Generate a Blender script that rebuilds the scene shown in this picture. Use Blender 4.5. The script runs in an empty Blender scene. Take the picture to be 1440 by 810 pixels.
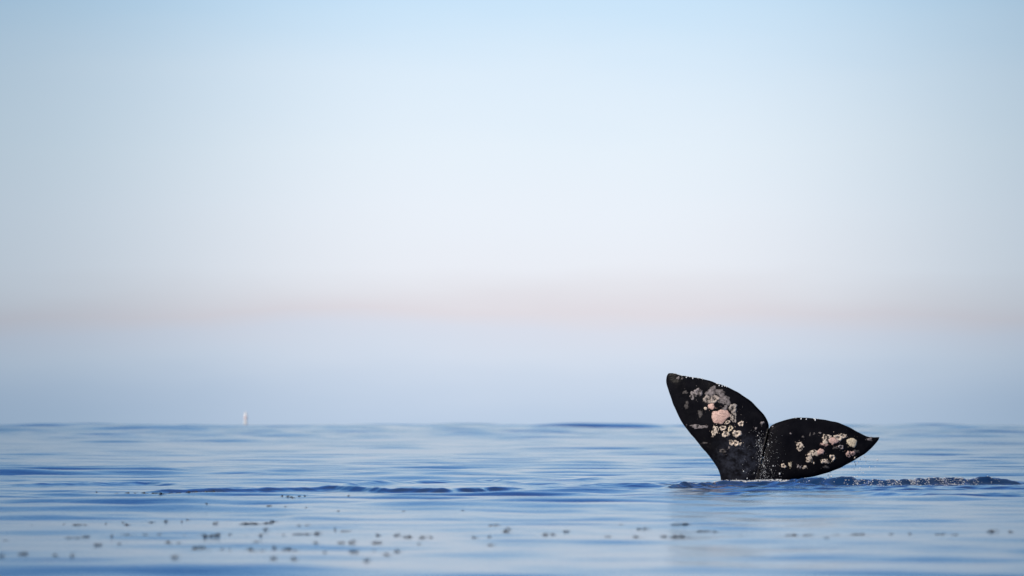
import bpy, bmesh, math, random
import numpy as np
from mathutils import Vector, noise
from mathutils.bvhtree import BVHTree

random.seed(7); rng = np.random.default_rng(11)
R = math.radians
scene = bpy.context.scene
C = scene.collection

# ------------------------------------------------------------------ camera
CAM_H = 0.80                      # low boat, just above the water
HORIZON_PY = 597.0                # photograph is 1440 x 810
DIST = 80.0                       # whale distance; 200 mm lens -> 1 cm per photo pixel there
PXT = 36.0/200.0/1440.0           # tangent per photo pixel
cam = bpy.data.cameras.new('camera'); cam_ob = bpy.data.objects.new('camera', cam); C.objects.link(cam_ob)
cam.lens = 200; cam.sensor_width = 36; cam.clip_start = 0.1; cam.clip_end = 60000
cam_ob.location = (0, 0, CAM_H)
cam_ob.rotation_euler = (R(90)+math.atan((HORIZON_PY-405)*PXT), 0, 0)
cam.dof.use_dof = True; cam.dof.focus_distance = 79.8; cam.dof.aperture_fstop = 3.4
scene.camera = cam_ob

# ------------------------------------------------------------------ colour management
scene.view_settings.view_transform = 'Standard'; scene.view_settings.look = 'None'
scene.view_settings.exposure = 0.0; scene.view_settings.gamma = 1.0
scene.view_settings.use_curve_mapping = False

# ------------------------------------------------------------------ sky and sun
SUN_EL, SUN_AZ = R(29), R(222)    # low, behind the camera and to its left
def lin(c):
    return tuple((v/255/12.92) if v/255 <= 0.04045 else ((v/255+0.055)/1.055)**2.4 for v in c)
world = bpy.data.worlds.new('World'); scene.world = world; world.use_nodes = True
nt = world.node_tree; nt.nodes.clear()
def N(t, **kw):
    n = nt.nodes.new(t)
    for k, v in kw.items(): setattr(n, k, v)
    return n
def M(op, a, b=None, c=None):
    n = N('ShaderNodeMath', operation=op)
    for i, v in enumerate((a, b, c)):
        if v is None: continue
        if isinstance(v, (int, float)): n.inputs[i].default_value = v
        else: nt.links.new(v, n.inputs[i])
    return n.outputs[0]
tc = N('ShaderNodeTexCoord'); sep = N('ShaderNodeSeparateXYZ'); nt.links.new(tc.outputs['Generated'], sep.inputs[0])
elev = M('MULTIPLY', M('ARCSINE', sep.outputs[2]), 180/math.pi)
az = M('MULTIPLY', M('ARCTAN2', sep.outputs[0], sep.outputs[1]), 180/math.pi)
ramp = N('ShaderNodeValToRGB'); ramp.color_ramp.interpolation = 'LINEAR'
SKY_TOP = 24.0
stops = [(0.00, (188, 206, 228)), (0.14, (190, 207, 229)), (0.42, (200, 214, 233)), (0.70, (212, 222, 237)),
         (0.94, (217, 222, 235)), (1.12, (224, 220, 227)), (1.30, (228, 228, 235)), (1.60, (234, 238, 246)), (2.10, (234, 241, 250)),
         (2.80, (230, 241, 251)), (3.50, (221, 237, 251)), (4.25, (203, 229, 250)), (5.5, (176, 217, 250)),
         (8.0, (134, 190, 245)), (12.0, (86, 148, 230)), (17.0, (56, 108, 208)), (24.0, (46, 90, 186))]
cr = ramp.color_ramp
while len(cr.elements) < len(stops): cr.elements.new(0.5)
for e, (d, c) in zip(cr.elements, stops):
    e.position = d/SKY_TOP; e.color = (*lin(c), 1)
# slightly uneven haze layers
wn = N('ShaderNodeTexNoise'); wn.inputs['Scale'].default_value = 1.0; wn.inputs['Detail'].default_value = 3
ws = N('ShaderNodeVectorMath', operation='MULTIPLY'); ws.inputs[1].default_value = (16, 16, 70)
nt.links.new(tc.outputs['Generated'], ws.inputs[0]); nt.links.new(ws.outputs[0], wn.inputs['Vector'])
elev_w = M('ADD', elev, M('MULTIPLY', M('SUBTRACT', wn.outputs['Fac'], 0.5), 0.55))
nt.links.new(M('DIVIDE', elev_w, SKY_TOP), ramp.inputs[0])
# lens-vignette dimming painted into the sky: brightest straight ahead, darker to both sides
lobe = N('ShaderNodeMapRange', interpolation_type='SMOOTHERSTEP')
lobe.inputs['From Min'].default_value = 0.4; lobe.inputs['From Max'].default_value = 7.0
lobe.inputs['To Min'].default_value = 1.0; lobe.inputs['To Max'].default_value = 0.60
nt.links.new(M('ABSOLUTE', M('SUBTRACT', az, 0.35)), lobe.inputs['Value'])
# the sideways fall-off hits red first (bluer sides)
comb = N('ShaderNodeCombineXYZ')
nt.links.new(M('POWER', lobe.outputs[0], 1.18), comb.inputs[0]); nt.links.new(M('POWER', lobe.outputs[0], 0.95), comb.inputs[1]); nt.links.new(M('POWER', lobe.outputs[0], 0.80), comb.inputs[2])
low = N('ShaderNodeVectorMath', operation='MULTIPLY'); nt.links.new(ramp.outputs[0], low.inputs[0]); nt.links.new(comb.outputs[0], low.inputs[1])
nish = N('ShaderNodeTexSky', sky_type='NISHITA'); nish.sun_disc = False
nish.sun_elevation = SUN_EL; nish.sun_rotation = SUN_AZ; nish.dust_density = 1.5
nsc = N('ShaderNodeVectorMath', operation='SCALE'); nsc.inputs['Scale'].default_value = 0.10
nt.links.new(nish.outputs[0], nsc.inputs[0])
up = N('ShaderNodeMapRange', interpolation_type='SMOOTHSTEP')
up.inputs['From Min'].default_value = 10; up.inputs['From Max'].default_value = 32; nt.links.new(elev, up.inputs['Value'])
mix = N('ShaderNodeMix', data_type='RGBA'); nt.links.new(up.outputs[0], mix.inputs['Factor'])
nt.links.new(low.outputs[0], mix.inputs['A']); nt.links.new(nsc.outputs[0], mix.inputs['B'])
bg = N('ShaderNodeBackground'); bg.inputs['Strength'].default_value = 1.0
nt.links.new(mix.outputs['Result'], bg.inputs['Color'])
wo = N('ShaderNodeOutputWorld'); nt.links.new(bg.outputs[0], wo.inputs['Surface'])

sun = bpy.data.lights.new('sun', 'SUN'); sun.energy = 3.2; sun.angle = R(0.53); sun.color = (1.0, 0.90, 0.76)
sun_ob = bpy.data.objects.new('sun', sun); C.objects.link(sun_ob)
sd = Vector((math.sin(SUN_AZ)*math.cos(SUN_EL), math.cos(SUN_AZ)*math.cos(SUN_EL), math.sin(SUN_EL)))
sun_ob.rotation_euler = sd.to_track_quat('Z', 'Y').to_euler(); sun_ob.location = (0, -20, 30)

# ------------------------------------------------------------------ helpers
def mat(name):
    m = bpy.data.materials.new(name); m.use_nodes = True
    return m, m.node_tree, m.node_tree.nodes['Principled BSDF']
def tag(o, label=None, cat=None, group=None, kind=None):
    for k, v in (('label', label), ('category', cat), ('group', group), ('kind', kind)):
        if v: o[k] = v
    return o
def link(name, me, m, parent=None, smooth=True):
    if m: me.materials.append(m)
    if smooth: me.polygons.foreach_set('use_smooth', [True]*len(me.polygons))
    o = bpy.data.objects.new(name, me); C.objects.link(o)
    if parent: o.parent = parent
    return o
def sstep(a, b, x):
    t = np.clip((np.asarray(x, float)-a)/(b-a), 0, 1); return t*t*(3-2*t)
def px_to_xz(px, py, d):          # photo pixel on the upright plane at distance d
    return (px-720)*PXT*d, CAM_H+(HORIZON_PY-py)*PXT*d
def row_dist(py):                 # distance of flat water seen at photo row py
    return CAM_H/((py-HORIZON_PY)*PXT)

# ------------------------------------------------------------------ sea surface
def spectrum(n, l0, l1, slope, spread, seed, bias=0.0):
    r = np.random.default_rng(seed)
    L = np.exp(r.uniform(np.log(l0), np.log(l1), n)); k = 2*np.pi/L
    th = np.pi/2 + bias + r.normal(0, spread, n)
    a = slope*np.sqrt(2.0/n)/k
    return k*np.cos(th), k*np.sin(th), a, r.uniform(0, 2*np.pi, n), L
SWELL = spectrum(14, 9, 22, 0.007, 0.45, 3, 0.15)
WAVES = spectrum(60, 1.2, 4.2, 0.046, 0.55, 5)
CHOP = spectrum(50, 0.6, 1.5, 0.034, 0.8, 8, -0.2)
RIPPLE = spectrum(46, 0.28, 0.85, 0.055, 0.75, 9, 0.1)
FINE = spectrum(40, 0.16, 0.36, 0.13, 0.9, 15)
FARSEA = spectrum(50, 4.5, 13, 0.055, 0.7, 31)
OPENSEA = spectrum(40, 22, 60, 0.055, 0.7, 41)
PATCH = spectrum(12, 14, 60, 1.0, 1.2, 21)
def wsum(S, x, y, step=0.0):
    z = np.zeros_like(x)
    for kx, ky, a, p, L in zip(*S):
        f = 1.0 if np.isscalar(step) and step == 0 else np.clip((L/np.maximum(step, 1e-6)-2.5)/2.5, 0, 1)
        z += a*f*np.sin(kx*x+ky*y+p)
    return z
def patch(x, y):
    z = np.zeros_like(x)
    for kx, ky, a, p, L in zip(*PATCH): z += np.sin(kx*x+ky*y+p)
    return 0.5+0.5*np.tanh(z/3.2)
def line_y(pts, x):               # polyline of photo pixels on the water -> y for each x
    P = np.array([((px-720)*PXT*row_dist(py), row_dist(py)) for px, py in pts])
    return np.interp(x, P[:, 0], P[:, 1]), P[0, 0], P[-1, 0]
# (photo-pixel polyline on the water, height, front width, back width, end fade, roughness)
RIDGES = [
    ([(140, 693), (250, 692.5), (310, 692), (400, 690), (470, 688.5), (540, 691.5), (620, 692.5), (700, 690), (790, 689)], 0.055, 0.24, 0.8, 0.9, 0.45),
    ([(420, 688), (520, 683), (600, 680.5), (690, 679), (760, 682)], 0.055, 0.7, 1.3, 0.6, 0.2),
    ([(-60, 686), (40, 685), (120, 684), (210, 683), (290, 686)], 0.050, 0.6, 1.2, 0.6, 0.3),
    ([(790, 676), (860, 674), (930, 673), (990, 675)], 0.040, 0.6, 1.2, 0.5, 0.2),
    ([(915, 688), (960, 685.5), (1010, 683.5), (1060, 683), (1110, 683.5), (1150, 684)], 0.050, 0.26, 0.45, 0.45, 0.5),
    ([(1085, 681), (1130, 681.5), (1180, 682.5), (1260, 683.5), (1330, 682.5), (1405, 681.5), (1450, 682)], 0.105, 0.18, 0.34, 0.40, 0.55),
    ([(930, 697), (1010, 694), (1100, 697), (1200, 695), (1300, 698), (1440, 697), (1540, 700)], 0.040, 0.55, 1.1, 0.6, 0.5),
    ([(1000, 706), (1090, 703), (1200, 705), (1330, 703), (1460, 706)], 0.030, 0.6, 1.2, 0.7, 0.3),
    ([(370, 720), (420, 725), (520, 727), (620, 726), (720, 724)], 0.020, 0.5, 1.2, 0.6, 0.0),
    ([(40, 778), (130, 777), (250, 779), (350, 782)], 0.012, 0.35, 0.8, 0.4, 0.0),
]
def sea(x, y, step=0.0):
    x = np.asarray(x, float); y = np.asarray(y, float)
    far = sstep(120, 500, y)
    p = patch(x, y)
    ridge = []; calm = np.ones_like(x)
    for pts, h, wf, wb, fade, rough in RIDGES:
        yy, x0, x1 = line_y(pts, x)
        env = sstep(x0, x0+fade, x)*(1-sstep(x1-fade, x1, x))
        yy = yy+0.06*np.sin(x*1.9+h*50)+0.03*np.sin(x*5.3+h*20)+0.025*np.sin(x*13.1+2.2*np.sin(x*1.3))+0.015*np.sin(x*29.7+h)
        ridge.append((y-yy, env)); calm = np.minimum(calm, 1-0.72*env*np.exp(-((y-yy)/3.4)**2)*min(1, h/0.05))
    z = (wsum(SWELL, x, y, step)*(1+0.5*far) + wsum(WAVES, x, y, step)*(0.70+0.45*p)*(1+0.6*far)*(0.44+0.56*sstep(38, 66, y)))*calm
    z += wsum(FARSEA, x, y, step)*sstep(140, 480, y) + wsum(OPENSEA, x, y, step)*sstep(450, 1100, y)
    z += wsum(CHOP, x, y, step)*(0.45+0.75*p**1.5)*(0.50+0.50*sstep(40, 62, y))
    rip = wsum(RIPPLE, x, y, step)+wsum(FINE, x, y, step)
    # water stirred by the whale
    stir = np.exp(-(((x-4.6)/3.6)**2+((y-73.5)/4.2)**2)**1.5)
    near = np.exp(-(((x-3.4)/1.2)**2+((y-78.6)/1.6)**2))
    amt = 1.0*stir+0.9*near
    for (pts, h, wf, wb, fade, rough), (d, env) in zip(RIDGES, ridge):
        env = env*(0.90+0.10*np.sin(x*2.3+h*90)*np.sin(x*0.9+1.3+h*40))
        if wf < 0.2: env = env*(0.90+0.04*np.sin(x*9+1)+0.03*np.sin(x*23+2*np.sin(x*2))+0.03*np.sin(x*51))
        g = np.where(d < 0, np.exp(-(d/wf)**2), np.exp(-(d/wb)**2))
        z += h*env*g
        amt = amt+rough*env*np.exp(-(d/(wb*0.9))**2)
    # ring wavelets round the tail stock
    rr = np.sqrt((x-3.35)**2+(y-79.7)**2)
    z += 0.018*np.sin(rr*7.0)*np.exp(-rr/1.1)*sstep(0.1, 0.4, rr)
    z += rip*np.clip(amt, 0, 1.9)
    return z
def sea1(x, y): return float(sea(np.array([x]), np.array([y]))[0])

def build_sea():
    ys = [6.0]
    while ys[-1] < 9000:
        v = ys[-1]
        if v < 25: v *= 1.012
        elif v < 62: v *= 1.0042
        elif v < 72: v += 0.075
        elif v < 82: v += 0.05
        elif v < 1500: v *= 1.0036
        elif v < 5000: v *= 1.006
        else: v *= 1.02
        ys.append(v)
    ys = np.array(ys)
    core = np.linspace(-0.115, 0.115, 500)
    wing = 0.115+np.cumsum(np.linspace(0.0008, 0.03, 45))
    tx = np.concatenate([-wing[::-1], core, wing])
    Y, T = np.meshgrid(ys, tx, indexing='ij'); X = Y*T
    dy = np.gradient(ys)[:, None]*np.ones_like(T)
    dx = Y*np.gradient(tx)[None, :]
    Z = sea(X, Y, np.maximum(dx, dy)*0.8)
    nr, nc = X.shape
    co = np.stack([X, Y, Z], -1).reshape(-1, 3).astype(np.float32)
    idx = np.arange(nr*nc).reshape(nr, nc)
    q = np.stack([idx[:-1, :-1], idx[:-1, 1:], idx[1:, 1:], idx[1:, :-1]], -1).reshape(-1, 4).astype(np.int32)
    me = bpy.data.meshes.new('sea')
    me.vertices.add(len(co)); me.vertices.foreach_set('co', co.ravel())
    me.loops.add(q.size); me.loops.foreach_set('vertex_index', q.ravel())
    me.polygons.add(len(q)); me.polygons.foreach_set('loop_start', np.arange(0, q.size, 4, dtype=np.int32))
    me.polygons.foreach_set('use_smooth', np.ones(len(q), bool))
    me.update(calc_edges=True)
    m, t, b = mat('sea_water')
    b.inputs['Base Color'].default_value = (0.005, 0.031, 0.105, 1)
    b.inputs['Roughness'].default_value = 0.112; b.inputs['IOR'].default_value = 1.333
    g = t.nodes.new('ShaderNodeTexCoord'); n = t.nodes.new('ShaderNodeTexNoise')
    n.inputs['Scale'].default_value = 2.2; n.inputs['Detail'].default_value = 6; n.inputs['Roughness'].default_value = 0.62
    bp = t.nodes.new('ShaderNodeBump'); bp.inputs['Strength'].default_value = 0.6; bp.inputs['Distance'].default_value = 0.014
    t.links.new(g.outputs['Object'], n.inputs['Vector']); t.links.new(n.outputs['Fac'], bp.inputs['Height']); t.links.new(bp.outputs[0], b.inputs['Normal'])
    me.materials.append(m)
    o = bpy.data.objects.new('water', me); C.objects.link(o)
    return tag(o, 'calm blue sea with gentle glassy swell', 'sea', kind='structure')
build_sea()

# ------------------------------------------------------------------ whale tail
AXIS = Vector((0.29, 0, 0.957))
L_LEAD = [(985, 800), (1000, 745), (1008, 705), (1013, 684), (1013.5, 673), (1010, 660), (1000, 645), (987.5, 630), (975, 615), (962.5, 598.7), (953.7, 583.7), (946.2, 566.2), (940.7, 550), (937.4, 537.5), (937.6, 530), (939.2, 526.2), (941, 524.6)]
L_MID = [(1040, 800), (1049, 745), (1058, 700), (1064, 675), (1070, 645), (1076, 620), (1080.8, 603)]
L_TRAIL = [(1080.8, 603), (1080.8, 598), (1079.5, 592.5), (1075, 584.5), (1066.2, 574.5), (1055, 563.5), (1040, 553.4), (1025, 545), (1010, 539.6), (995, 534.4), (977.5, 530.8), (960, 528), (949, 525), (941, 524.6)]
R_LEAD = [(1098, 800), (1094, 745), (1092, 705), (1096, 690), (1104, 681), (1114, 676), (1125, 673.2), (1145, 670), (1162.5, 665), (1180, 658.7), (1195, 651.2), (1207.5, 643.7), (1220, 636.2), (1230, 626.2), (1236, 618.7), (1237.6, 614.5)]
R_TRAIL = [(1080.8, 603), (1082, 600.6), (1085, 598), (1095, 593.4), (1107.5, 589.2), (1120, 587.4), (1135, 587.7), (1150, 589), (1165, 591.2), (1180, 595), (1192.5, 600), (1205, 606.2), (1216.2, 612.2), (1225, 614.8), (1237.6, 614.5)]
SN = 0.42
def smooth_poly(pts):
    P = [Vector((*px_to_xz(*p, DIST), 0)) for p in pts]
    out = []
    for i in range(len(P)-1):
        p0 = P[i-1] if i else P[i]*2-P[i+1]; p1, p2 = P[i], P[i+1]
        p3 = P[i+2] if i+2 < len(P) else P[i+1]*2-P[i]
        for k in range(6):
            t = k/6
            out.append(0.5*((2*p1)+(p2-p0)*t+(2*p0-5*p1+4*p2-p3)*t*t+(3*p1-p0-3*p2+p3)*t**3))
    out.append(P[-1]); return np.array([(v.x, v.y) for v in out])
def sampler(pts, marks=None):
    P = smooth_poly(pts); d = np.r_[0, np.cumsum(np.hypot(*np.diff(P, axis=0).T))]
    def f(s):                                   # s in 0..1 along the arc, with optional (s, fraction) marks
        u = np.interp(s, [m[0] for m in marks], [m[1] for m in marks]) if marks else s
        u = u*d[-1]
        return np.array([np.interp(u, d, P[:, 0]), np.interp(u, d, P[:, 1])])
    def frac(q):
        v = np.array(px_to_xz(*q, DIST)); i = np.argmin(np.hypot(*(P-v).T)); return d[i]/d[-1]
    f.frac = frac; return f
def make_whale():
    ns, ntt = 74, 26
    verts, faces = [], []
    def lobe(lead, trail, split, sgn):
        fr = sampler(lead).frac
        A = sampler(lead, [(0, 0), (SN, fr(split)), (1, 1)])
        Bm, Bt = sampler(L_MID), sampler(trail)
        base = len(verts)
        for face in (0, 1):
            for i in range(ns+1):
                s = i/ns; s = 1-(1-s)**1.15
                a = A(s); b = Bm(s/SN) if s <= SN else Bt((s-SN)/(1-SN))
                w = float(sstep(0.5*SN, SN*1.03, s))
                T = float(np.interp(s, [0, 0.16, 0.28, SN, 0.6, 0.85, 1.0], [0.62, 0.42, 0.30, 0.21, 0.17, 0.085, 0.012]))
                for j in range(ntt+1):
                    t = (j/ntt)**1.6
                    g = math.sqrt(max(0, 1-(1-t)**2)); f = 2.6*math.sqrt(t)*(1-t)
                    # medial ridge swelling towards the stock
                    th = T*((1-w)*g+w*f)
                    p = a+(b-a)*t
                    x, z = p
                    # distance from the tail's own axis
                    q = np.array([x-3.36, z-0.2]); lat = q[0]*AXIS.z-q[1]*AXIS.x; al = q[0]*AXIS.x+q[1]*AXIS.z
                    mid = DIST+0.085*lat*lat-0.10*al+0.03*max(0, al)**2
                    # scalloped thin trailing edge
                    wob = 0.012*math.sin(9*lat+2*sgn)*t*w
                    y = mid+wob+(-0.5 if face == 0 else 0.5)*th
                    verts.append((x, y, z))
        n = (ns+1)*(ntt+1)
        for face in (0, 1):
            for i in range(ns):
                for j in range(ntt):
                    k = base+face*n+i*(ntt+1)+j
                    q = [k, k+1, k+ntt+2, k+ntt+1]
                    if (face == 0) == (sgn > 0): q.reverse()
                    faces.append(q)
    lobe(L_LEAD, L_TRAIL, (990, 633), -1)
    lobe(R_LEAD, R_TRAIL, (1140, 671), 1)
    me = bpy.data.meshes.new('whale'); me.from_pydata(verts, [], faces)
    bm = bmesh.new(); bm.from_mesh(me)
    bmesh.ops.remove_doubles(bm, verts=bm.verts, dist=0.0006)
    bmesh.ops.dissolve_degenerate(bm, edges=bm.edges, dist=0.0002)
    bmesh.ops.holes_fill(bm, edges=[e for e in bm.edges if e.is_boundary], sides=0)
    bmesh.ops.recalc_face_normals(bm, faces=bm.faces)
    # nicks and small unevenness in the skin
    for v in bm.verts:
        n1 = noise.noise(v.co*3.1); n2 = noise.noise(v.co*14)
        v.co.y += 0.010*n1+0.003*n2
        v.co.z += 0.006*noise.noise(v.co*9+Vector((5, 0, 0)))
        v.co.x += 0.005*noise.noise(v.co*9+Vector((0, 7, 0)))
    bm.to_mesh(me)
    bvh = BVHTree.FromBMesh(bm); bm.free()
    m, t, b = mat('wet_black_skin')
    L = t.links
    g = t.nodes.new('ShaderNodeTexCoord')
    def noise_n(scale, detail=4, rough=0.6):
        n = t.nodes.new('ShaderNodeTexNoise'); n.inputs['Scale'].default_value = scale
        n.inputs['Detail'].default_value = detail; n.inputs['Roughness'].default_value = rough
        L.new(g.outputs['Object'], n.inputs['Vector']); return n
    def rampn(src, p0, c0, p1, c1):
        r = t.nodes.new('ShaderNodeValToRGB'); e = r.color_ramp.elements
        e[0].position, e[0].color, e[1].position, e[1].color = p0, c0, p1, c1
        L.new(src, r.inputs[0]); return r
    base = rampn(noise_n(5, 6).outputs['Fac'], 0.35, (0.004, 0.004, 0.006, 1), 0.75, (0.010, 0.010, 0.013, 1))
    # grey mottled skin low on the stock, with bluish sheen painted into the colour
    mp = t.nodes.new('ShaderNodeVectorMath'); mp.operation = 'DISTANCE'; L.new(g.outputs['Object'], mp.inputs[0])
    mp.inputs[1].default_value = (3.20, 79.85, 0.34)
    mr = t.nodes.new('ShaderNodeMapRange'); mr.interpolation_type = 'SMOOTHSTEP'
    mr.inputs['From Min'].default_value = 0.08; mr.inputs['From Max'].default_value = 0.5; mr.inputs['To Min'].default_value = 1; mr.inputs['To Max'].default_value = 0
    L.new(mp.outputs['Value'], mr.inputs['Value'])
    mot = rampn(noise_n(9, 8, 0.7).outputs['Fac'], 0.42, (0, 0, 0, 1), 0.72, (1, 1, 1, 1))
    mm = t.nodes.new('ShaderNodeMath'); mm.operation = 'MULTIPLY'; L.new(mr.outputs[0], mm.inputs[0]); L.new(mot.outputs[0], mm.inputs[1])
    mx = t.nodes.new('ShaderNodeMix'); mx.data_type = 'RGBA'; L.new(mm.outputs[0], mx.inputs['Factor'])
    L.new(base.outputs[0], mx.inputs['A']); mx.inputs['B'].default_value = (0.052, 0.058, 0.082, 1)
    # sparse pale scratches and flecks
    fl = rampn(noise_n(60, 2).outputs['Fac'], 0.74, (0, 0, 0, 1), 0.80, (1, 1, 1, 1))
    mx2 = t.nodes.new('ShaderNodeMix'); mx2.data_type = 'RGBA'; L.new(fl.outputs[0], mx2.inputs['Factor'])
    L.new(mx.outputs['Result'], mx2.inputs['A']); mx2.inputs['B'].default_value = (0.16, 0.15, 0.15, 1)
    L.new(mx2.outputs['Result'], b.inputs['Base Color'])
    b.inputs['Roughness'].default_value = 0.30; b.inputs['Specular IOR Level'].default_value = 0.03
    bp = t.nodes.new('ShaderNodeBump'); bp.inputs['Strength'].default_value = 0.35; bp.inputs['Distance'].default_value = 0.01
    L.new(noise_n(26, 5).outputs['Fac'], bp.inputs['Height']); L.new(bp.outputs[0], b.inputs['Normal'])
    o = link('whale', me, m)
    tag(o, 'black whale tail with pale barnacle patches raised out of the blue sea', 'whale')
    return o, bvh
whale, BVH = make_whale()
def skin(x, z):
    h = BVH.ray_cast(Vector((x, 70, z)), Vector((0, 1, 0)))
    return h[0]

# barnacles and pale scar crusts, in photo detail coordinates (900 + X/4, 500 + Y/4)
def crust_material():
    m, t, b = mat('barnacle_crust')
    a = t.nodes.new('ShaderNodeVertexColor'); a.layer_name = 'crust'
    g = t.nodes.new('ShaderNodeTexCoord'); n = t.nodes.new('ShaderNodeTexNoise'); n.inputs['Scale'].default_value = 55; n.inputs['Detail'].default_value = 5
    t.links.new(g.outputs['Object'], n.inputs['Vector'])
    r = t.nodes.new('ShaderNodeValToRGB'); e = r.color_ramp.elements
    e[0].position, e[0].color, e[1].position, e[1].color = 0.32, (0.55, 0.52, 0.52, 1), 0.62, (1, 1, 1, 1)
    t.links.new(n.outputs['Fac'], r.inputs[0])
    mx = t.nodes.new('ShaderNodeMix'); mx.data_type = 'RGBA'; mx.blend_type = 'MULTIPLY'; mx.inputs['Factor'].default_value = 1
    t.links.new(a.outputs['Color'], mx.inputs['A']); t.links.new(r.outputs[0], mx.inputs['B']); t.links.new(mx.outputs['Result'], b.inputs['Base Color'])
    b.inputs['Roughness'].default_value = 0.7; b.inputs['Specular IOR Level'].default_value = 0.2
    bp = t.nodes.new('ShaderNodeBump'); bp.inputs['Strength'].default_value = 0.6; bp.inputs['Distance'].default_value = 0.006
    t.links.new(n.outputs['Fac'], bp.inputs['Height']); t.links.new(bp.outputs[0], b.inputs['Normal'])
    return m
CRUST = crust_material()
PALE, PINK, GREY, FAINT, YEL = (0.84, 0.72, 0.60), (0.84, 0.58, 0.51), (0.32, 0.29, 0.30), (0.13, 0.12, 0.12), (0.90, 0.78, 0.58)
DARK = (0.012, 0.011, 0.013)
SPOTS = [  # x, y, rx, ry, kind, colour
    (255, 207, 13, 12, 'blotch', FAINT), (262, 280, 13, 22, 'blotch', FAINT), (338, 328, 16, 18, 'blotch', FAINT), (300, 222, 24, 22, 'patchy', GREY),
    (328, 206, 22, 25, 'ring', GREY), (330, 400, 44, 13, 'patchy', GREY), (362, 492, 20, 5, 'blotch', FAINT), (465, 538, 20, 13, 'ring', FAINT),
    (400, 205, 28, 30, 'blotch', GREY), (450, 210, 28, 24, 'blotch', GREY), (475, 252, 31, 32, 'blotch', GREY), (476, 300, 15, 22, 'blotch', GREY),
    (378, 249, 23, 25, 'ring', (0.44, 0.39, 0.36)), (418, 246, 26, 25, 'ring', (0.52, 0.45, 0.41)), (400, 285, 21, 17, 'solid', PINK), (368, 298, 11, 9, 'solid', PALE),
    (522, 297, 26, 24, 'ring', (0.44, 0.40, 0.37)), (524, 345, 22, 27, 'patchy', (0.50, 0.45, 0.40)), (450, 342, 49, 42, 'solid', PINK), (492, 375, 14, 13, 'ring', PALE),
    (568, 384, 15, 18, 'ring', PALE), (508, 411, 17, 16, 'ring', YEL), (465, 408, 17, 17, 'ring', PALE), (420, 424, 20, 28, 'patchy', PALE),
    (481, 442, 20, 21, 'ring', PALE), (543, 440, 24, 23, 'ring', PALE), (514, 490, 17, 16, 'ring', PALE), (540, 493, 17, 16, 'ring', PALE), (562, 497, 10, 9, 'blotch', PALE),
    (500, 517, 8, 7, 'blotch', GREY), (685, 380, 13, 11, 'patchy', GREY), (650, 410, 8, 8, 'blotch', GREY), (215, 126, 9, 11, 'blotch', GREY), (238, 128, 8, 6, 'blotch', GREY),
    (897, 511, 25, 22, 'patchy', PALE), (1047, 470, 31, 26, 'patchy', PALE), (1088, 478, 28, 22, 'solid', PINK), (1116, 462, 24, 20, 'ring', PALE), (1141, 453, 19, 16, 'ring', PALE),
    (1036, 500, 22, 10, 'blotch', PINK), (1193, 489, 27, 28, 'solid', YEL), (1183, 553, 24, 20, 'patchy', PINK), (1216, 540, 17, 12, 'blotch', FAINT), (975, 548, 34, 15, 'patchy', PALE),
    (950, 578, 22, 24, 'patchy', PALE), (1013, 541, 21, 18, 'solid', PINK), (1082, 574, 17, 18, 'ring', PALE), (1042, 595, 23, 14, 'patchy', PALE), (1024, 600, 9, 9, 'solid', PALE),
    (1046, 628, 18, 10, 'blotch', FAINT), (1130, 515, 16, 14, 'ring', GREY), (1098, 520, 14, 9, 'blotch', FAINT), (805, 620, 14, 14, 'ring', PALE), (842, 612, 13, 13, 'blotch', YEL),
    (925, 628, 14, 10, 'blotch', PALE), (893, 627, 13, 12, 'patchy', GREY), (977, 605, 6, 6, 'solid', PALE), (1210, 576, 6, 6, 'solid', PALE), (1295, 470, 17, 9, 'blotch', GREY),
    (745, 400, 6, 5, 'solid', GREY), (845, 438, 7, 6, 'blotch', GREY), (915, 457, 7, 9, 'blotch', FAINT), (955, 445, 6, 12, 'blotch', FAINT), (978, 440, 9, 6, 'blotch', GREY), (1010, 435, 8, 6, 'blotch', GREY),
]
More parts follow.
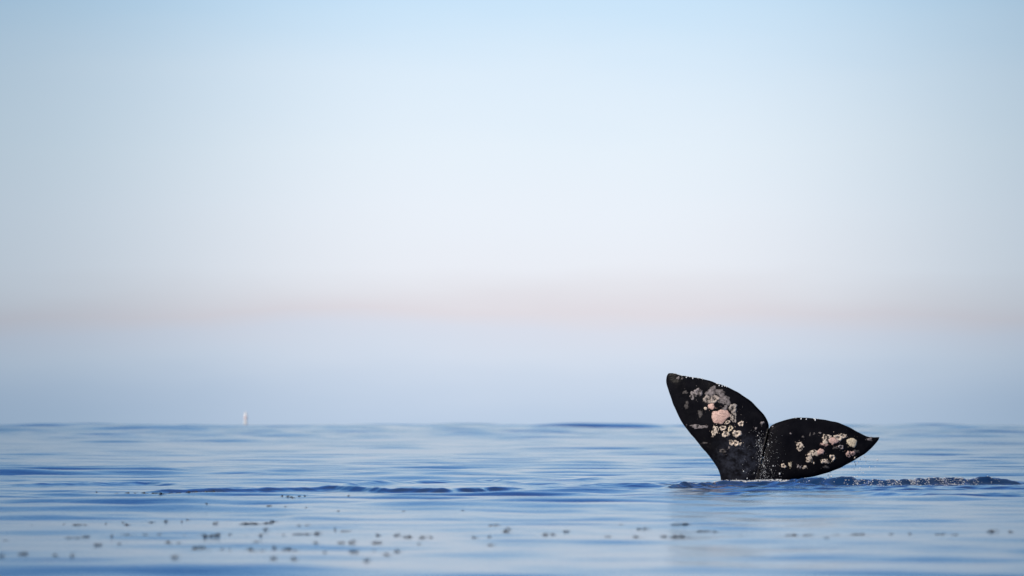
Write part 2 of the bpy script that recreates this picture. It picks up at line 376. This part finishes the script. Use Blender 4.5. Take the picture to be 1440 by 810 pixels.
def barnacle(i, X, Y, rx, ry, kind, col):
    rr = random.Random(i*17+3)
    cx, cz = px_to_xz(900+X/4, 500+Y/4, DIST)
    ax, azz = rx/4*PXT*DIST*1.05, ry/4*PXT*DIST*1.05
    nr, na = (8, 28) if max(rx, ry) > 12 else (4, 14)
    h1, h2, h3 = [rr.uniform(0, 6.28) for _ in range(3)]
    irr = {'ring': 0.15, 'solid': 0.12, 'blotch': 0.22, 'patchy': 0.20}[kind]
    bm = bmesh.new(); vs = []; cols = []
    def put(r, th):
        k = 1+irr*(math.sin(2*th+h1)+0.7*math.sin(3*th+h2)+0.5*math.sin(5*th+h3)+0.4*math.sin(8*th+h1*2))
        x, z = cx+ax*r*k*math.cos(th), cz+azz*r*k*math.sin(th)
        p = skin(x, z)
        if p is None: p = Vector((x, skin(cx, cz).y, z))
        nz = noise.noise(Vector((x*38, i*3.3, z*38))); nz2 = noise.noise(Vector((x*90, i*1.7, z*90)))
        if kind == 'ring':
            hgt = 0.016*math.exp(-((r-0.62)/0.24)**2); c = (1+0.35*nz2) if 0.27+0.25*nz < r < 0.93+0.2*nz2 else 0.03
            if math.sin(th*1.5+h2)+1.2*nz < -0.75: c *= 0.25
            if r < 0.27 and nz2 > 0.15: c = 0.5
        elif kind == 'solid':
            hgt = 0.012*(1-r**3)+0.004*nz2; c = 1.0 if r < 0.95 else 0.25
            c *= 0.9+0.25*nz+0.3*nz2
        elif kind == 'patchy':
            hgt = 0.008*(1-r*r)+0.006*max(0, nz); c = 1.0 if nz+0.5*nz2 > -0.06 else 0.05
            if r > 0.93: c *= 0.3
        else:
            hgt = 0.006*(1-r*r); c = max(0, min(1, 0.75+0.9*nz+0.6*nz2))*(1-0.75*r**4)
        p = p+Vector((0, -hgt-0.002 if r < 0.99 else 0.004, 0))
        v = bm.verts.new(p); cols.append([DARK[k]+(col[k]-DARK[k])*c for k in range(3)]+[1]); return v
    centre = put(0, 0)
    rings = [[put((a+1)/nr, 2*math.pi*b/na) for b in range(na)] for a in range(nr)]
    for b in range(na): bm.faces.new((centre, rings[0][b], rings[0][(b+1) % na]))
    for a in range(nr-1):
        for b in range(na): bm.faces.new((rings[a][b], rings[a+1][b], rings[a+1][(b+1) % na], rings[a][(b+1) % na]))
    name = 'barnacle' if kind == 'ring' else 'barnacle_patch'
    me = bpy.data.meshes.new(name); bm.to_mesh(me); bm.free()
    at = me.color_attributes.new('crust', 'FLOAT_COLOR', 'POINT')
    at.data.foreach_set('color', np.array(cols, np.float32).ravel())
    o = link(name, me, CRUST, whale)
    if col == PINK and kind == 'solid' and rx > 40: o['label'] = 'large pink barnacle crust'
for i, s in enumerate(SPOTS): barnacle(i, *s)
def flecks():                     # crumbs of crust strewn round the larger patches, too small to pick apart
    rr = random.Random(99); bm = bmesh.new(); cols = []
    for X, Y, rx, ry, kind, col in SPOTS:
        for _ in range(rr.randint(1, 5) if rx > 11 else 1):
            a = rr.uniform(0, 6.28); d = rr.uniform(1.0, 2.1)
            x, z = px_to_xz(900+(X+rx*d*math.cos(a))/4, 500+(Y+ry*d*math.sin(a))/4, DIST); p = skin(x, z)
            if p is None: continue
            r = rr.uniform(0.003, 0.009); n = 7; c = rr.uniform(0.25, 0.9)
            top = bm.verts.new(p+Vector((0, -0.005, 0))); ring = []
            for k in range(n):
                q = r*rr.uniform(0.5, 1.3); t = 6.283*k/n
                ring.append(bm.verts.new(p+Vector((q*1.2*math.cos(t), 0.002, q*math.sin(t)))))
            for k in range(n): bm.faces.new((top, ring[k], ring[(k+1) % n]))
            cols += [[v*c for v in col]+[1]]*(n+1)
    me = bpy.data.meshes.new('barnacle_crumbs'); bm.to_mesh(me); bm.free()
    at = me.color_attributes.new('crust', 'FLOAT_COLOR', 'POINT'); at.data.foreach_set('color', np.array(cols, np.float32).ravel())
    link('barnacle_crumbs', me, CRUST, whale)['kind'] = 'stuff'
flecks()

# ------------------------------------------------------------------ water drops, spray and foam
def ico():
    bm = bmesh.new(); bmesh.ops.create_icosphere(bm, subdivisions=1, radius=1)
    v = np.array([x.co[:] for x in bm.verts]); f = np.array([[l.index for l in p.verts] for p in bm.faces]); bm.free(); return v, f
IV, IF = ico()
def beads(name, items, m, label, cat):
    V, F = [], []
    for k, (p, s) in enumerate(items):
        V.append(IV*np.array(s)+np.array(p)); F.append(IF+k*len(IV))
    me = bpy.data.meshes.new(name); me.from_pydata(np.concatenate(V).tolist(), [], np.concatenate(F).tolist())
    return tag(link(name, me, m), label, cat, kind='stuff')
WDROP, t, b = mat('white_water')
b.inputs['Base Color'].default_value = (0.80, 0.83, 0.86, 1); b.inputs['Roughness'].default_value = 0.25
FOAM, t, b = mat('foam')
b.inputs['Base Color'].default_value = (0.62, 0.64, 0.66, 1); b.inputs['Roughness'].default_value = 0.6

drops = []
def on_skin(X, Y, r):
    x, z = px_to_xz(900+X/4, 500+Y/4, DIST); p = skin(x, z)
    if p: drops.append(((p.x, p.y-r*0.5, p.z), (r, r*0.8, r*random.uniform(0.9, 1.8))))
for k in range(11):               # runnels down the middle of the tail
    X, Y = random.gauss(672, 14), random.uniform(405, 500)
    drift = random.gauss(0.16, 0.16); dens = random.uniform(0.35, 1.0)
    while Y < 700:
        X += drift*3+random.gauss(0, 1.4); Y += random.uniform(1.5, 5)
        if noise.noise(Vector((X*0.03, Y*0.05, k))) < 0.05: Y += 6
        if random.random() < dens: on_skin(X+random.gauss(0, 4), Y, random.choice((0.0012, 0.0016, 0.002, 0.0026, 0.0036)))
for _ in range(260):              # loose flecks round them
    Y = random.uniform(420, 700); on_skin(random.gauss(690+(Y-405)*0.12, 34+(Y-405)*0.12), Y, random.choice((0.001, 0.0014, 0.002, 0.0026)))
for X, Y, r in [(580, 650, .010), (783, 664, .011), (746, 620, .008), (690, 575, .009), (660, 450, .007), (668, 475, .008), (735, 640, .006), (700, 545, .007), (655, 505, .006), (720, 500, .007), (600, 690, .007), (740, 487, .006), (715, 590, .006), (695, 620, .007), (640, 660, .005), (540, 695, .006)]:
    on_skin(X, Y, r)
def edge(poly, a, b, n, r0, r1):  # sparkling beads along the trailing edge
    f = sampler(poly)
    for _ in range(n):
        x, z = f(random.uniform(a, b)); r = random.uniform(r0, r1)
        p = skin(x, z-0.012)
        if p: drops.append(((x, p.y, z+random.uniform(-0.008, 0.006)), (r, r, r)))
edge(L_TRAIL, 0.72, 0.98, 26, .004, .009); edge(L_TRAIL, 0.5, 0.62, 16, .004, .009); edge(R_TRAIL, 0.22, 0.46, 10, .004, .009)
for X, Y in [(262, 117), (298, 122), (445, 163), (462, 166), (905, 350), (935, 352), (985, 356)]: on_skin(X, Y+6, .011)
beads('water_droplets', drops, WDROP, 'tiny white water beads running down the black tail', 'droplets')

fall = []
for _ in range(26):               # threads of drops falling off the lifted right-hand lobe
    X0 = random.choice((1060, 1072, 1080, 1215, 1230, 1242, 1270, 1300, 1330)); X = X0+random.gauss(0, 3)
    edgeY = np.interp(X, [900, 1050, 1180, 1280, 1345], [693, 660, 605, 545, 475])
    Y = random.uniform(edgeY+6, 692)
    x, z = px_to_xz(900+X/4, 500+Y/4, DIST); r = random.choice((.003, .0035, .0045, .006))
    fall.append(((x, DIST+random.uniform(0, 0.3), z), (r, r, r*random.uniform(1.2, 3.5))))
for X, Y, r in [(1337, 586, .010), (1293, 628, .008), (1078, 680, .012), (1258, 660, .007), (1210, 681, .007), (1272, 570, .006)]:
    x, z = px_to_xz(900+X/4, 500+Y/4, DIST); fall.append(((x, DIST+0.1, z), (r, r, r*1.3)))
beads('falling_drops', fall, WDROP, 'white drops falling from the tail tip to the sea', 'drops')

foam = []
yy, x0, x1 = line_y(RIDGES[5][0], np.array([0.0]))
def froth(x, y, r):
    foam.append(((x, y, sea1(x, y)+r*0.3), (r*random.uniform(1.2, 3.0), r*1.5, r*random.uniform(0.6, 1.1))))
for _ in range(2400):
    u = random.random()
    px = random.choice((random.gauss(1285, 48), random.gauss(1240, 60), random.uniform(1170, 1400)))
    if not 1110 < px < 1400: continue
    x = (px-720)*PXT*76.5; yr = float(line_y(RIDGES[5][0], np.array([x]))[0][0])
    clump = noise.noise(Vector((x*5, 3.1, 0)))
    clump += 0.6*noise.noise(Vector((x*17, 8, 0)))
    if clump < random.uniform(-0.3, 0.4): continue
    froth(x, yr+random.gauss(-0.12, 0.16), random.choice((.002, .0025, .003, .005)))
for _ in range(620):              # wash against the stock
    px = random.uniform(1004, 1128); x = (px-720)*PXT*79.5
    froth(x, 79.45+random.gauss(0, 0.10)-0.10*math.cos((px-1060)/40), random.choice((.003, .004, .005, .007)))
for _ in range(70):
    px = random.uniform(960, 1015); froth((px-720)*PXT*78, 78.2+random.gauss(0, 0.3), random.choice((.003, .004)))
beads('foam', foam, FOAM, 'broken white foam along the low wave beside the tail', 'foam')

# ------------------------------------------------------------------ far marker buoy
def lathe(bm, prof, n=20):
    rings = [[bm.verts.new((r*math.cos(2*math.pi*k/n), r*math.sin(2*math.pi*k/n), z)) for k in range(n)] for r, z in prof]
    for a in range(len(prof)-1):
        for k in range(n): bm.faces.new((rings[a][k], rings[a][(k+1) % n], rings[a+1][(k+1) % n], rings[a+1][k]))
    bm.faces.new(rings[0][::-1]); bm.faces.new(rings[-1])
def part(name, prof, m, parent):
    bm = bmesh.new(); lathe(bm, prof); me = bpy.data.meshes.new(name); bm.to_mesh(me); bm.free(); return link(name, me, m, parent)
BW, t, b = mat('buoy_white'); b.inputs['Base Color'].default_value = (0.82, 0.80, 0.80, 1); b.inputs['Roughness'].default_value = 0.5
BR, t, b = mat('buoy_faded_red'); b.inputs['Base Color'].default_value = (0.80, 0.62, 0.62, 1); b.inputs['Roughness'].default_value = 0.6
BD = 2400.0
buoy = bpy.data.objects.new('spar_buoy', None); C.objects.link(buoy); buoy.location = ((345.4-720)*PXT*BD, BD, 0)
tag(buoy, 'slim white spar buoy standing in the sea at the horizon', 'buoy')
part('float_collar', [(0.7, -1.0), (0.8, -0.6), (0.8, 0.15), (0.6, 0.3)], BW, buoy)
part('spar', [(0.62, 0.2), (0.60, 1.5), (0.57, 3.4), (0.52, 5.6), (0.36, 5.75)], BW, buoy)
part('band', [(0.58, 3.3), (0.66, 3.32), (0.66, 4.1), (0.57, 4.12)], BR, buoy)
part('lantern', [(0.18, 5.74), (0.22, 5.9), (0.22, 6.2), (0.10, 6.3)], BW, buoy)

# ------------------------------------------------------------------ kelp scraps
KELP, t, b = mat('kelp')
g = t.nodes.new('ShaderNodeTexCoord'); n = t.nodes.new('ShaderNodeTexNoise'); n.inputs['Scale'].default_value = 3
r = t.nodes.new('ShaderNodeValToRGB'); r.color_ramp.elements[0].color = (0.010, 0.010, 0.013, 1); r.color_ramp.elements[1].color = (0.040, 0.036, 0.038, 1)
t.links.new(g.outputs['Object'], n.inputs['Vector']); t.links.new(n.outputs['Fac'], r.inputs[0]); t.links.new(r.outputs[0], b.inputs['Base Color'])
b.inputs['Roughness'].default_value = 0.4
def kelp_mesh(seed, tall):        # unit size: about 1 wide, `tall` high; float bulb, bent stipe and curled blades
    rr = random.Random(seed); bm = bmesh.new()
    def tube(pts, rad):
        prev = None
        for p, q in zip(pts, rad):
            ring = [bm.verts.new((p[0], p[1]+q*math.cos(k*math.pi/3), p[2]+q*math.sin(k*math.pi/3))) for k in range(6)]
            if prev:
                for k in range(6): bm.faces.new((prev[k], prev[(k+1) % 6], ring[(k+1) % 6], ring[k]))
            else: bm.faces.new(ring[::-1])
            prev = ring
        bm.faces.new(prev)
    tube([(-0.5+k/6, 0.12*math.sin(k*1.3+seed), 0.05+0.16*tall*math.sin(k*0.9+seed)**2) for k in range(7)], [0.03, 0.06, 0.07, 0.08, 0.07, 0.06, 0.03])
    c = bmesh.ops.create_icosphere(bm, subdivisions=2, radius=0.14)['verts']
    off = Vector((rr.uniform(-0.25, 0.25), 0, 0.30*tall))
    for v in c: v.co = Vector((v.co.x*1.15, v.co.y, v.co.z*1.4*tall+0.0))+off
    for q in range(3+seed % 2):
        x0 = rr.uniform(-0.4, 0.3); ang = rr.uniform(-0.7, 0.7); ln = rr.uniform(0.35, 0.6); lift = rr.uniform(0.25, 0.7)*tall
        prev = None
        for k in range(6):
            u = k/5; w = 0.09*math.sin(math.pi*(0.12+0.85*u)); px = x0+ln*u*math.cos(ang)*rr.choice((1, 1, -1)) if k == 0 else px+ln/5*math.cos(ang)
            y = ln*u*math.sin(ang); z = lift*math.sin(math.pi*u*0.9)+0.02
            row = [bm.verts.new((px, y-w, z)), bm.verts.new((px, y, z+0.06*tall)), bm.verts.new((px, y+w, z-0.02)), bm.verts.new((px, y, z-0.06*tall))]
            if prev:
                for s in range(4): bm.faces.new((prev[s], prev[(s+1) % 4], row[(s+1) % 4], row[s]))
            else: bm.faces.new(row)
            prev = row
        bm.faces.new(prev[::-1])
    bmesh.ops.recalc_face_normals(bm, faces=bm.faces)
    me = bpy.data.meshes.new('kelp_scrap'); bm.to_mesh(me); bm.free()
    me.materials.append(KELP); me.polygons.foreach_set('use_smooth', [True]*len(me.polygons)); return me
KMESH = [kelp_mesh(s, 1.0) for s in range(6)]
G2 = 'kelp scraps caught along the dark ripple line'
L2 = 'black kelp scrap caught in the long dark ripple line'
def S(z, x0, y0, f, rows): return [(x0+a/f, y0+b/f, w, h) for a, b, w, h in rows]
BITS = S(0, 200, 700, 4.8, [(440, 75, 4, 3), (855, 77, 8, 3), (975, 70, 6, 3), (1105, 72, 3, 3), (1325, 95, 4, 3), (160, 142, 5, 5), (75, 150, 8, 2), (268, 147, 3, 3), (315, 138, 6, 4), (490, 150, 7, 6), (560, 138, 8, 3), (700, 157, 16, 4), (790, 157, 16, 4), (850, 153, 12, 4), (895, 142, 10, 5), (830, 212, 6, 5), (1060, 203, 5, 4), (1112, 200, 7, 4), (1305, 210, 3, 7), (1370, 225, 12, 4), (45, 252, 14, 5), (112, 252, 6, 5), (235, 240, 8, 6), (170, 250, 10, 3), (300, 242, 6, 6), (400, 240, 8, 6), (440, 258, 10, 6), (475, 255, 9, 7), (515, 250, 5, 8), (592, 232, 4, 7), (718, 250, 9, 5), (800, 250, 4, 8), (965, 250, 7, 6), (1035, 240, 10, 4), (1100, 240, 14, 4), (1180, 237, 8, 5), (190, 290, 7, 8), (245, 300, 4, 6), (470, 347, 9, 6), (530, 330, 7, 11), (592, 330, 3, 10), (770, 292, 9, 5), (750, 345, 12, 9), (808, 340, 6, 7), (900, 328, 6, 5), (940, 345, 4, 4), (985, 330, 10, 6), (1030, 340, 9, 4), (1180, 312, 8, 7), (1340, 305, 8, 7), (1240, 370, 7, 7), (1410, 300, 9, 9), (1420, 365, 9, 6), (220, 405, 8, 7), (1035, 415, 8, 8), (885, 415, 8, 6)])
BITS += S(0, 500, 700, 4.8, [(85, 92, 3, 3), (320, 90, 4, 3), (508, 82, 2, 2), (685, 82, 5, 3), (730, 78, 4, 2), (780, 80, 6, 3), (160, 237, 8, 8), (275, 245, 10, 5), (355, 255, 12, 7), (450, 260, 8, 8), (515, 262, 4, 6), (140, 295, 16, 6), (435, 305, 7, 6), (5, 365, 6, 7), (125, 360, 6, 5), (280, 365, 9, 7), (220, 393, 8, 6), (75, 435, 7, 5), (810, 265, 8, 6), (920, 195, 10, 5), (905, 250, 4, 10), (910, 302, 11, 6), (1075, 190, 4, 4), (1235, 183, 12, 5), (1325, 180, 14, 5), (1395, 185, 8, 5), (1205, 255, 6, 4), (1280, 245, 8, 5), (1340, 245, 6, 4), (1420, 232, 8, 4)])
BITS += S(0, 700, 660, 1.946, [(240, 150, 14, 5), (270, 149, 12, 4), (330, 148, 18, 4), (212, 151, 10, 4), (300, 151, 10, 4), (300, 185, 10, 4), (385, 183, 14, 6), (390, 165, 12, 5), (455, 183, 8, 5), (485, 184, 12, 6), (513, 184, 12, 5), (560, 170, 16, 4), (600, 173, 14, 4), (660, 185, 8, 4), (680, 138, 14, 3), (805, 137, 14, 3), (820, 179, 14, 6), (845, 177, 12, 5), (795, 182, 8, 5), (920, 178, 12, 5), (900, 190, 6, 4), (980, 179, 14, 5), (1002, 177, 10, 4), (1075, 180, 6, 5), (1130, 180, 5, 5), (1205, 182, 10, 4), (1250, 183, 10, 4), (1350, 170, 12, 5), (1405, 172, 6, 4)])
BITS += S(0, 0, 560, 3.24, [(350, 568, 10, 4), (395, 568, 6, 3), (290, 560, 3, 3), (148, 572, 2, 2), (483, 558, 4, 3), (585, 560, 6, 4), (560, 553, 3, 3), (35, 640, 8, 4), (325, 635, 16, 3), (395, 632, 8, 3), (510, 630, 5, 4), (595, 628, 18, 3), (445, 665, 10, 4), (550, 662, 7, 5), (5, 725, 5, 8), (110, 710, 12, 9), (330, 725, 6, 8), (260, 720, 6, 9)])
LINE = [(137, 692, 3, 2), (163, 692.5, 4, 2), (180, 692.5, 6, 3), (190, 692.5, 5, 3), (205, 692, 9, 4), (217, 692, 8, 4), (229, 692.5, 9, 4), (239, 692.5, 6, 3), (252, 692, 7, 3), (266, 692, 9, 4), (279, 691.5, 10, 4), (292, 691.5, 10, 4), (303, 691.5, 8, 4), (312, 696.5, 3, 3), (397, 700, 4, 3), (405, 700.5, 5, 3), (412, 701, 6, 3), (421, 700.5, 4, 3), (430, 700.5, 4, 3), (490, 701, 3, 3)]
kc = 0
def place_kelp(px, py, w, h, label, group, k):
    d = row_dist(py+h*0.45); u = PXT*d
    x = (px-720)*u
    o = bpy.data.objects.new('kelp_scrap', KMESH[k % 6]); C.objects.link(o)
    W, H = 1.2*w*u, h*u
    o.location = (x, d, sea1(x, d)-0.08*H); o.scale = (W*(1 if k % 2 else -1), max(0.5*W, 0.8*H), H/0.62*0.66)
    o.rotation_euler = (0, 0, random.uniform(-0.25, 0.25))
    f = random.uniform(0.75, 1.3); o.scale = (o.scale[0]*f, o.scale[1]*f, o.scale[2]*random.uniform(0.7, 1.2))
    return tag(o, label, 'kelp', group)
def kelp_label(px, py, w, h):
    shape = 'thin flat dark kelp strand' if w >= 2.4*h else 'upright dark kelp tuft' if h >= w else 'short dark kelp scrap'
    where = ('afloat on the water in front of the whale tail' if px > 930 else 'afloat close in front of the long dark ripple line' if py < 724 else 'among the drifting scraps on the smooth pale water')
    return shape+' '+where, 'kelp: '+shape+'s '+where
for k, (px, py, w, h) in enumerate(BITS):
    lab, grp = kelp_label(px, py, w, h); place_kelp(px, py, w, h, lab, grp, k)
for k, (px, py, w, h) in enumerate(LINE): place_kelp(px, py, w, h*1.35, L2, G2, k+2)
place_kelp(278, 768, 16, 12, 'largest and darkest kelp clump among the scraps on the foreground water', 'larger kelp clumps', 1)
place_kelp(711.5, 745, 10, 11, 'upright dark kelp tuft apart from the scraps on the pale water', 'larger kelp clumps', 3)
place_kelp(959.5, 741.5, 28, 8, 'wide flat dark kelp clump on the water in front of the whale tail', 'larger kelp clumps', 4)
